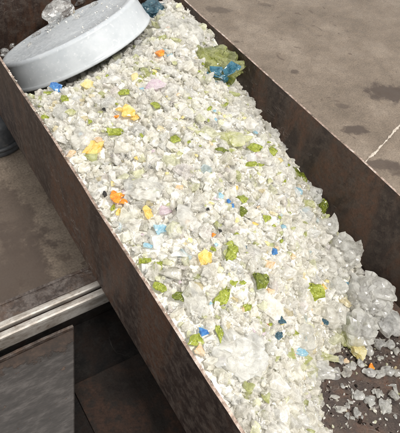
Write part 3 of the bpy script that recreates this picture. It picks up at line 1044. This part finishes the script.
# coloured fragments: (x, y, width, height, colour, turn, label)
COL = [
    (48, 93, 10, 5, 'green', .4, 'olive green shard tucked under the lower left corner of the white lid'),
    (65, 98, 6, 13, 'green', .2, 'upright olive shard below the white lid, near the left rim'),
    (42, 118, 9, 5, 'green', .1, 'small olive shard lying on the left rim below the lid'),
    (71, 112, 10, 5, 'pale green', -.2, 'pale green sliver near the left rim, below the upright olive shard'),
    (90, 122, 4, 4, 'green', 0, 'tiny green chip above the yellow lump near the left rim'),
    (115, 131, 15, 8, 'green', .6, 'slanted olive shard with a dark spot, below the big yellow-orange piece'),
    (124, 92, 12, 5, 'green', .1, 'flat olive sliver above the big yellow-orange piece'),
    (156, 106, 9, 7, 'green', .5, 'olive shard below the pale pink patch in the upper heap'),
    (175, 139, 11, 7, 'green', .6, 'slanted olive shard alone in the middle of the upper heap'),
    (157, 25, 14, 7, 'pale green', -.4, 'pale olive sliver under the dark blue chunk'),
    (176, 39, 9, 5, 'pale green', -.5, 'small pale olive sliver left of the tall pale lump'),
    (226, 101, 5, 8, 'pale green', 0, 'small pale olive chip below the big green and blue chunk'),
    (232, 138, 26, 13, 'pale green', .1, 'broad pale green slab in the upper right heap, widest of the greens'),
    (200, 133, 9, 4, 'pale green', -.2, 'thin pale green sliver left of the broad pale green slab'),
    (222, 149, 14, 5, 'dark green', .1, 'narrow dark olive sliver under the broad pale green slab'),
    (254, 147, 13, 7, 'green', .2, 'olive shard right of the broad pale green slab'),
    (272, 151, 8, 13, 'green', .1, 'upright bright olive shard near the upper right fringe'),
    (252, 164, 12, 6, 'green', -.2, 'olive shard below the one right of the broad slab, leftmost of a pair'),
    (260, 166, 10, 5, 'green', .3, 'pointed olive shard, right one of a touching pair in the right heap'),
    (193, 171, 4, 4, 'green', 0, 'tiny green dot in the middle of the heap'),
    (237, 173, 5, 5, 'pale green', 0, 'tiny pale green chip above the round olive chip'),
    (243, 200, 10, 9, 'green', 0, 'round bright olive chip right of the small dark blue chip'),
    (243, 211, 7, 8, 'dark green', .3, 'small dark olive chip right under the round bright olive chip'),
    (280, 161, 8, 6, 'pale yellow', 0, 'pale yellow chip below the upright olive shard at right'),
    (279, 174, 5, 4, 'pale green', 0, 'tiny pale green chip left of the green fringe shard'),
    (305, 172, 18, 13, 'dark green', -.5, 'dark olive shard sticking out at the right fringe of the heap'),
    (322, 207, 13, 14, 'dark green', .2, 'dark olive piece at the fringe, near the right wall'),
    (309, 203, 9, 9, 'pale green', .3, 'pale green piece just left of the dark olive fringe piece'),
    (267, 219, 7, 7, 'green', 0, 'small green chip right of the yellow chip in the right heap'),
    (232, 252, 12, 18, 'green', -.3, 'large upright olive slab in the lower middle of the heap'),
    (259, 281, 16, 15, 'dark green', .7, 'square dark green piece in the lower middle of the heap'),
    (234, 284, 8, 6, 'green', 0, 'left of two small green chips beside the square dark green piece'),
    (243, 283, 7, 5, 'green', .2, 'small green chip touching the left side of the square dark green piece'),
    (224, 295, 11, 19, 'green', -.4, 'long leaning olive slab left of the square dark green piece'),
    (145, 260, 11, 5, 'green', .1, 'flat green sliver near the left wall, above the oval one'),
    (158, 266, 8, 10, 'green', .2, 'rounded green chip in a clear setting, left lower heap'),
    (159, 288, 13, 7, 'green', -.6, 'oval green shard by the left wall'),
    (178, 297, 10, 8, 'dark green', 0, 'dark-centred green chip right of the oval green shard'),
    (226, 253, 5, 6, 'pale green', 0, 'pale green chip touching the large upright olive slab'),
    (204, 316, 6, 5, 'pale green', 0, 'pale green chip above the bright blue chip'),
    (194, 340, 15, 9, 'green', .3, 'wide green shard against the left wall below the blue chip'),
    (220, 334, 7, 15, 'green', .15, 'upright green shard right of the bright blue chip'),
    (247, 307, 7, 7, 'green', 0, 'green chip below the square dark green piece'),
    (295, 332, 6, 5, 'green', .3, 'small green chip above the pale blue splinter'),
    (312, 290, 17, 15, 'green', .4, 'green piece with a yellow bit beside it, left of the largest lump'),
    (347, 322, 9, 9, 'dark green', 0, 'small dark green piece wedged under the largest round lump'),
    (345, 337, 13, 18, 'pale green', 0, 'pale green block above the pale yellow chunk'),
    (324, 357, 27, 7, 'pale green', -.1, 'long pale green sliver along the foot of the heap'),
    (88, 86, 11, 10, 'pale yellow', .2, 'pale yellow piece under the middle of the white lid'),
    (128, 113, 13, 12, 'yellow', -.4, 'big yellow-orange piece, brightest of the upper heap'),
    (135, 76, 7, 8, 'pale yellow', .2, 'small yellow piece below the right end of the white lid'),
    (94, 147, 13, 17, 'yellow', -.3, 'yellow lump near the left rim, with an orange corner'),
    (72, 154, 8, 7, 'peach', 0, 'peach-coloured chip on the left rim below the yellow lump'),
    (117, 117, 5, 4, 'orange', .3, 'tiny orange chip touching the left of the big yellow-orange piece'),
    (160, 53, 8, 7, 'orange', .3, 'orange chip in the upper heap beside a pale blue chip'),
    (168, 29, 4, 3, 'orange', .3, 'tiny orange chip near the tall pale lump at the top'),
    (170, 56, 5, 9, 'pale blue', -.3, 'pale blue chip right beside the upper orange chip'),
    (156, 85, 15, 12, 'pink', 0, 'pale pink lump in the upper heap'),
    (136, 158, 4, 4, 'yellow', 0, 'tiny yellow chip below the slanted olive shard with a dark spot'),
    (118, 199, 12, 10, 'orange', .2, 'vivid orange fragment near the left wall, brightest of all'),
    (119, 212, 5, 8, 'yellow', 0, 'small yellow chip hanging under the vivid orange fragment'),
    (113, 207, 4, 8, 'green', 0, 'thin green chip just under the left of the vivid orange fragment'),
    (148, 213, 8, 15, 'yellow', .3, 'tapered yellow piece left of the pale pink patch, mid left'),
    (166, 211, 12, 10, 'pink', 0, 'pale pink chip right of the tapered yellow piece'),
    (161, 230, 14, 9, 'pale blue', .1, 'pale blue piece in the left half of the heap'),
    (105, 194, 4, 6, 'black', .4, 'black chip near the left wall, left of the vivid orange fragment'),
    (178, 210, 4, 6, 'black', .5, 'black chip right of the pale pink chip'),
    (104, 109, 4, 4, 'black', 0, 'tiny black chip left of the big yellow-orange piece'),
    (221, 232, 3, 5, 'black', .4, 'black chip right of the small orange chip in mid heap'),
    (208, 209, 3, 3, 'black', 0, 'tiny black speck in the middle of the heap left of the blue chips'),
    (214, 235, 4, 4, 'orange', 0, 'small orange chip left of a black chip in mid heap'),
    (255, 224, 7, 4, 'yellow', .1, 'yellow chip left of the small green chip in the right heap'),
    (236, 188, 7, 4, 'yellow', .7, 'slanted yellow chip above the round bright olive chip'),
    (221, 195, 4, 8, 'pale blue', 0, 'slim pale blue chip left of the small dark blue chips'),
    (229, 201, 4, 4, 'blue', .5, 'upper of two tiny blue chips left of the round olive chip'),
    (233, 206, 4, 4, 'blue', .5, 'lower of two tiny blue chips left of the round olive chip'),
    (275, 252, 6, 6, 'blue', 0, 'small bright blue chip in the right half of the heap'),
    (298, 190, 7, 7, 'pale blue', 0, 'pale blue chip near the right fringe of the heap'),
    (56, 86, 9, 6, 'blue', -.3, 'small blue piece at the lower edge of the white lid'),
    (205, 258, 12, 13, 'yellow', .2, 'yellow-orange lump left of the large upright olive slab'),
    (179, 188, 7, 5, 'peach', .2, 'small peach chip above the black chip in mid heap'),
    (270, 265, 11, 9, 'peach', 0, 'peach-tinted clear piece under the small bright blue chip'),
    (270, 291, 7, 6, 'peach', .5, 'peach chip below right of the square dark green piece'),
    (204, 333, 9, 7, 'blue', 0, 'bright blue chip low in the heap near the left wall'),
    (197, 351, 10, 10, 'peach', 0, 'peach piece against the left wall below the wide green shard'),
    (281, 321, 6, 8, 'dark blue', .4, 'upper of two dark teal chips low in the right heap'),
    (279, 336, 8, 6, 'dark blue', .5, 'lower of two dark teal chips low in the right heap'),
    (268, 326, 3, 4, 'red', 0, 'tiny red chip left of the dark teal chips'),
    (294, 355, 3, 3, 'red', 0, 'tiny red speck on the pale blue splinter'),
    (300, 352, 15, 6, 'pale blue', -.3, 'pale blue splinter near the foot of the heap'),
    (343, 284, 11, 4, 'pale blue', .1, 'pale blue splinter between the upper lump and the largest round lump'),
    (324, 321, 8, 5, 'dark blue', 0, 'teal chip left of the small dark green wedged piece'),
    (323, 288, 7, 8, 'yellow', 0, 'yellow bit touching the right side of a green piece'),
    (293, 256, 6, 6, 'peach', .3, 'peach chip left of the uppermost right-hand lump'),
    (245, 247, 5, 3, 'dark blue', -.6, 'dark sliver right of the large upright olive slab'),
    (148, 245, 8, 4, 'pale blue', 0, 'faint blue sliver below the pale blue piece, by the left wall'),
    (190, 240, 5, 4, 'pale yellow', 0, 'tiny pale yellow chip in mid heap below the milky lump'),
    (113, 194, 7, 5, 'orange', .6, 'orange splinter at the upper left of the vivid orange fragment'),
    (124, 202, 7, 5, 'orange', -.5, 'orange splinter at the lower right of the vivid orange fragment'),
    (121, 110, 9, 5, 'yellow', -.4, 'yellow splinter at the upper left of the big yellow-orange piece'),
    (134, 118, 8, 6, 'yellow', .2, 'yellow splinter at the lower right of the big yellow-orange piece'),
    (98, 140, 7, 6, 'peach', .3, 'peach corner piece on top of the yellow lump near the left rim'),
    (346, 361, 5, 4, 'peach', 0, 'small peach crumb on the trough bottom left of the yellow chunk'),
    (371, 366, 5, 5, 'orange', 0, 'small orange crumb on the dark trough bottom'),
]
GROUPN = {'green': 'green glass fragments', 'dark green': 'green glass fragments', 'pale green': 'green glass fragments', 'yellow': 'yellow glass fragments',
          'pale yellow': 'yellow glass fragments', 'orange': 'orange glass fragments', 'peach': 'peach glass fragments', 'blue': 'blue glass fragments',
          'pale blue': 'blue glass fragments', 'dark blue': 'blue glass fragments', 'pink': 'pink glass fragments', 'black': 'black glass chips',
          'brown': 'black glass chips', 'red': 'red glass chips'}
for i, (px, py, w, h, c, turn, lab) in enumerate(COL):
    nm = c.split()[-1]+'_glass_fragment'
    if w >= 22 or (w > 11 and h > 17):
        place_lump(nm, px, py, w*1.1, h*1.1, TINT[c], lab, 'glass fragment', 700+i, ang=turn, lift=.75, thick=.7, cells=11, sub=3, group=GROUPN[c], rough=.14)
    else:
        place_shard(nm, px, py, w*1.2, h*1.2, TINT[c], lab, 'glass fragment', GROUPN[c], ang=turn)

# flecks that nothing tells apart, each its own object
fr = random.Random(5)
for c, cnt, xr, lab in (('green', 34, (.5, 1.1), 'tiny olive green glass fleck scattered among the clear fragments'),
                        ('pale green', 30, (.42, 1.1), 'tiny pale green glass fleck scattered among the clear fragments'),
                        ('pale yellow', 20, (.4, 1.0), 'tiny pale yellow glass fleck scattered among the clear fragments'),
                        ('peach', 12, (.4, 1.0), 'tiny peach glass fleck scattered among the clear fragments'),
                        ('pale blue', 12, (.4, 1.05), 'tiny pale blue glass fleck scattered among the clear fragments'),
                        ('pink', 12, (.4, .9), 'tiny pale pink glass fleck scattered among the clear fragments')):
    for i in range(cnt):
        x, y = fr.uniform(*xr), fr.uniform(.25, 1.3)
        h_ = float(heap(x, y)[0])
        if h_ < -.25:
            continue
        P_ = np.array([x, y, h_-1.0])
        v_ = P_[0]*AXB+P_[1]*AXA-P_[2]*AXD
        place_shard(c.split()[-1]+'_glass_fleck', v_[0]/v_[2]*500+200, v_[1]/v_[2]*500+216.5, fr.uniform(3, 7.5), fr.uniform(2.5, 5), TINT[c], lab, 'glass fleck', 'tiny '+c+' flecks', ang=fr.uniform(-1.5, 1.5))

# ------------------------------------------------------------------ the white plastic lid and what lies on it
LC = W(.716, 1.694, -1.151)
ln = Vector((-.366, .525, 1)).normalized()
LR = ln.to_track_quat('Z', 'Y').to_matrix()
Rb, Rt, Lh = .309*U, .293*U, .105*U
lid = empty('plastic_lid', LC)
lid.rotation_euler = LR.to_euler()
tag(lid, 'round milky white plastic lid tipped upside down on the far end of the heap', 'lid')
prof = [(Rb-.004, .0015), (Rb-.001, 0), (Rb, .002), (Rb-.0005, .006), (Rb-.0022, .0075)]
for k in range(9):
    t = k/8
    prof.append((Rb-.0025-(Rb-Rt-.0015)*t, .008+(Lh-.016)*t))
for k in range(9):
    a = PI/2*k/8
    prof.append((Rt-.008+.007*math.cos(a), Lh-.0078+.0075*math.sin(a)))
for r_, z_ in ((.90, -.0003), (.885, -.0022), (.5, -.004), (.01, -.0042)):
    prof.append((Rt*r_, Lh+z_))
link('shell', lathe(prof, 96, 'shell'), PLASTIC, lid)
inner = [(Rb-.004, .0015), (Rt-.006, Lh-.018), (Rt-.016, Lh-.008), (.01*Rt, Lh-.009)]
link('inner_shell', lathe(inner, 72, 'inner_shell'), PLASTIC, lid)


def lid_point(px, py, z):
    """where a line of sight meets the plane z over the lid's own base"""
    r = Vector(ray(px, py))
    o = cam.matrix_world.translation
    n = ln
    p0 = LC+n*z
    t = (p0-o).dot(n)/r.dot(n)
    return o+r*t


def on_lid(name, px, py, wpx, hpx, mat, label, cat, seed, z=Lh-.003, thick=.8, cells=14, sub=3, lump=True, group=None):
    w = lid_point(px, py, z)
    dm = (w-cam.matrix_world.translation).dot(fwd)
    sw, sh = wpx/500*dm/2, hpx/500*dm/2
    me = lump_mesh(name, seed, cells, sub, .14)
    me.materials.append(mat)
    for v in me.vertices:
        v.co.x *= sw
        v.co.y *= sh
        v.co.z *= min(sw, sh)*thick
    o = bpy.data.objects.new(name, me)
    C.objects.link(o)
    o.location = w+ln*(min(sw, sh)*thick*.8)
    o.rotation_euler = (Matrix.Rotation(0, 3, 'Z')@LR@Matrix.Rotation(random.uniform(-.2, .2)-.2, 3, 'Z')).to_euler()
    tag(o, label, cat, group)
    return o


on_lid('glass_lump', 63, 19, 32, 24, ICE, 'clear bright glass lump sitting on top of the white lid', 'glass lump', 81, cells=16, group=LUMPS)
on_lid('glass_lump', 82, 2, 13, 12, ICE, 'small clear glass lump on the white lid, above the big bright one', 'glass lump', 82, cells=10, group=LUMPS)
on_lid('glass_lump', 6, 54, 8, 9, ICE, 'small clear piece caught on the left tip of the white lid', 'glass lump', 83, cells=10, group=LUMPS)
on_lid('glass_lump', 13, 47, 5, 6, ICE, 'tiny clear piece on the left back edge of the white lid', 'glass lump', 84, cells=8, group=LUMPS)
for i, (px, py, w, h, lab) in enumerate([
        (38, 35, 9, 7, 'clear piece on the white lid, left of the big bright lump'),
        (50, 29, 8, 6, 'clear piece on the white lid touching the left of the big bright lump'),
        (78, 18, 8, 6, 'clear piece on the white lid, right of the big bright lump'),
        (95, 5, 8, 6, 'clear piece near the top edge of the picture on the white lid'),
        (30, 45, 5, 4, 'tiny clear piece on the left third of the white lid')]):
    on_lid('glass_crumb', px, py, w, h, ICE, lab, 'glass crumb', 860+i, cells=9, sub=3, thick=.6, group='glass crumbs on the lid')
on_lid('yellow_glass_fragment', 74, 13, 4, 3, TINT['yellow'], 'tiny yellow chip lodged beside the bright lump on the white lid', 'glass fragment', 85, cells=6, sub=2, group='yellow glass fragments')
# fine glass grit over the lid
n = 150
ang = RNG.uniform(0, 2*PI, n)
rad = np.sqrt(RNG.uniform(0, 1, n))*(Rt-.006)
back = RNG.random(n) < .35
rad[back] = (Rt-.010)-np.abs(RNG.normal(size=back.sum()))*.008
# most of it gathers in drifts round a few spots
for (ca, cr, cn, sp) in ((2.2, .55, 70, .030), (3.4, .75, 60, .022), (1.2, .80, 50, .02), (4.2, .6, 40, .03), (2.9, .9, 50, .012)):
    j = RNG.integers(0, n, cn)
    gx_, gy_ = cr*Rt*math.cos(ca)+RNG.normal(size=cn)*sp, cr*Rt*math.sin(ca)+RNG.normal(size=cn)*sp
    rad[j] = np.minimum(np.hypot(gx_, gy_), Rt-.009)
    ang[j] = np.arctan2(gy_, gx_)
loc = np.stack([rad*np.cos(ang), rad*np.sin(ang), np.where(rad > Rt*.89, Lh-.0008, Lh-.0021)], 1)
RM = np.array(LR)
P = loc@RM.T+np.array(LC)
sz = .0005+.0022*RNG.random(n)**3
V, F = cloud(P, sz, PROTO[:8])
o = link('glass_grit', np_mesh('glass_grit', V, F), BED)
tag(o, 'fine glass grit sprinkled over the top of the white lid', 'glass grit', None, 'stuff')

# ------------------------------------------------------------------ the clear fragments
TK = np.array(taken)


def free(P, s, k=1.0):
    d = np.sqrt((P[:, None, 0]-TK[None, :, 0])**2+(P[:, None, 1]-TK[None, :, 1])**2)
    return (d > TK[None, :, 2]*k+s[:, None]*.45).all(1)


def off_lid(P, s):
    """keep out of the space the lid fills"""
    q = (P-np.array(LC))@RM
    return ~((np.hypot(q[:, 0], q[:, 1]) < Rb+s) & (q[:, 2] > -.003-s) & (q[:, 2] < Lh+.02))


def in_frame(P):
    d = P-np.array(cam.matrix_world.translation)
    z = d@np.array(fwd)
    x = d@np.array(right)/z*500+200
    y = d@np.array(down)/z*500+216.5
    return (x > -5) & (x < 405) & (y > -5) & (y < 438)


# three hundred larger ones, each its own object
cand = 9000
s = RNG.uniform(.0105, .0175, cand)
P, s = heap_points(cand, .1, s, .0, 1.78)
k = free(P, s) & off_lid(P, s) & in_frame(P)
P, s = P[k], s[k]
chosen = []
for i in range(len(P)):
    if len(chosen) >= 300:
        break
    if all((P[i, 0]-P[j, 0])**2+(P[i, 1]-P[j, 1])**2 > (s[i]*.62+s[j]*.62)**2 for j in chosen):
        chosen.append(i)
shard_me = []
BIGICE = [icy(hull_proto(500+i, d, n, .55), 40+i, .13, 2) for i, (d, n) in enumerate([((1, .85, .6), 12), ((1, .75, .5), 12), ((1, .65, .6), 13), ((.95, .9, .7), 14), ((1, .8, .4), 11)]*4)]
for kk, (pv, pf) in enumerate(BIGICE):
    me = np_mesh('clear_glass_fragment', pv*.01, pf)
    me.materials.append(CLEAR)
    shard_me.append(me)
for i in chosen:
    o = bpy.data.objects.new('clear_glass_fragment', random.choice(shard_me))
    C.objects.link(o)
    o.location = P[i]+np.array([0, 0, s[i]*.15])
    o.scale = (s[i]/.01,)*3
    o.rotation_euler = (random.gauss(0, .35), random.gauss(0, .35), random.uniform(0, 2*PI))
    tag(o, 'thumbnail-sized colourless glass fragment lying among the crushed glass in the trough', 'glass fragment', 'clear glass fragments in the heap')

# the uncountable rest
allV, allF, off = [], [], 0
for n, lo, hi, lift, kf, lean, pr in ((5200, .0060, .0105, .25, .95, .5, ICY), (7500, .0035, .0062, .45, .78, .7, ICY), (10000, .0018, .0034, .8, .66, .7, PROTO), (9000, .0009, .0018, 1.8, .6, None, PROTO)):
    s = RNG.uniform(lo, hi, n)
    P, s = heap_points(n, lift, s)
    k = free(P, s, kf) & off_lid(P, s) & in_frame(P-0)
    P, s = P[k], s[k]
    V, F = cloud(P, s, pr, lean)
    allV.append(V)
    allF.append(F+off)
    off += len(V)
o = link('crushed_glass', np_mesh('crushed_glass', np.concatenate(allV), np.concatenate(allF)), CLEAR)
tag(o, 'crushed clear glass crumbs heaped in the trough between the larger fragments', 'crushed glass', None, 'stuff')

# loose crumbs on the bare trough bottom
CR = 'glass crumbs on the trough bottom'
for i, (px, py, w, h, lab) in enumerate([
    (352, 366, 9, 7, 'clear crumb on the dark trough bottom, below the yellow chunk'),
    (368, 350, 9, 9, 'clear crumb just right of the pale yellow chunk'),
    (380, 358, 6, 5, 'clear crumb alone on the bare trough bottom, right of the yellow chunk'),
    (369, 373, 11, 8, 'clear crumb under the small orange crumb'),
    (388, 371, 14, 10, 'largest clear crumb on the bare bottom, near the right edge'),
    (396, 373, 8, 8, 'clear crumb at the right edge of the picture on the trough bottom'),
    (396, 351, 7, 8, 'clear crumb against the foot of the right wall'),
    (360, 363, 7, 6, 'clear crumb right under the pale yellow chunk'),
    (378, 344, 10, 9, 'clear crumb below the greyish lump by the right wall'),
    (389, 345, 9, 8, 'clear crumb between the greyish lump and the crumb at the wall foot'),
    (336, 373, 10, 8, 'clear crumb right of the low clear lump at the foot of the heap'),
    (347, 374, 8, 7, 'clear crumb left of the one under the small orange crumb'),
    (380, 374, 9, 7, 'clear crumb left of the largest crumb on the bare bottom'),
    (340, 360, 8, 6, 'clear crumb at the very toe of the heap, left of the yellow chunk'),
]):
    place_lump('glass_crumb', px, py, w, h, LUMP, lab, 'glass crumb', 900+i, lift=.6, cells=9, sub=3, group=CR, rough=.16)
for i in range(30):
    px, py = random.uniform(334, 398), random.uniform(379, 430)
    place_lump('glass_crumb', px, py, 3+10*random.random()**2, 3+8*random.random()**2, LUMP, 'clear crumb strewn over the bare near end of the trough bottom', 'glass crumb', 940+i,
               lift=.6, cells=9, sub=2, group='glass crumbs strewn at the near end', rough=.16)
n = 1500
x = RNG.uniform(.55, XR-.02, n)
y = RNG.uniform(-.25, .6, n)
z = heap(x, y)
k = (z < ZB+1+.02) & (RNG.random(n) < np.clip(1.15-np.abs(x-.75)*1.3, .15, 1))
s = RNG.uniform(.0008, .0034, n)[k]
P = np.stack([x[k]*U, y[k]*U, (ZB+.010+FLOOR)*U+s*.55], 1)
V, F = cloud(P, s, PROTO)
o = link('glass_crumbs', np_mesh('glass_crumbs', V, F), CLEAR)
tag(o, 'tiny glass crumbs scattered over the bare trough bottom', 'glass crumbs', None, 'stuff')

# rust flakes and dirt among them
n = 700
x = RNG.uniform(.6, XR-.02, n)
y = RNG.uniform(-.25, .5, n)
z = heap(x, y)
k = (z < ZB+1+.02)
s = (.0007+.0030*RNG.random(n)**3)[k]
P = np.stack([x[k]*U, y[k]*U, (ZB+.010+FLOOR)*U+s*.25], 1)
V, F = cloud(P, s, PROTO, .3)
o = link('rust_flakes', np_mesh('rust_flakes', V, F), STEEL_THIN)
tag(o, 'dark rust flakes and dirt lying on the bare trough bottom', 'rust flakes', None, 'stuff')

# glass dust caught on the left rim
n = 110
y = RNG.uniform(.1, 1.45, n)
s = RNG.uniform(.0005, .0014, n)
P = np.stack([(XL+RNG.uniform(.002, TH, n))*U, y*U, (ZR+FLOOR)*U+s*.2], 1)
V, F = cloud(P, s, PROTO[:8])
o = link('rim_grit', np_mesh('rim_grit', V, F), CLEAR)
tag(o, 'fine glass grit lying along the left rim of the trough', 'glass grit', None, 'stuff')
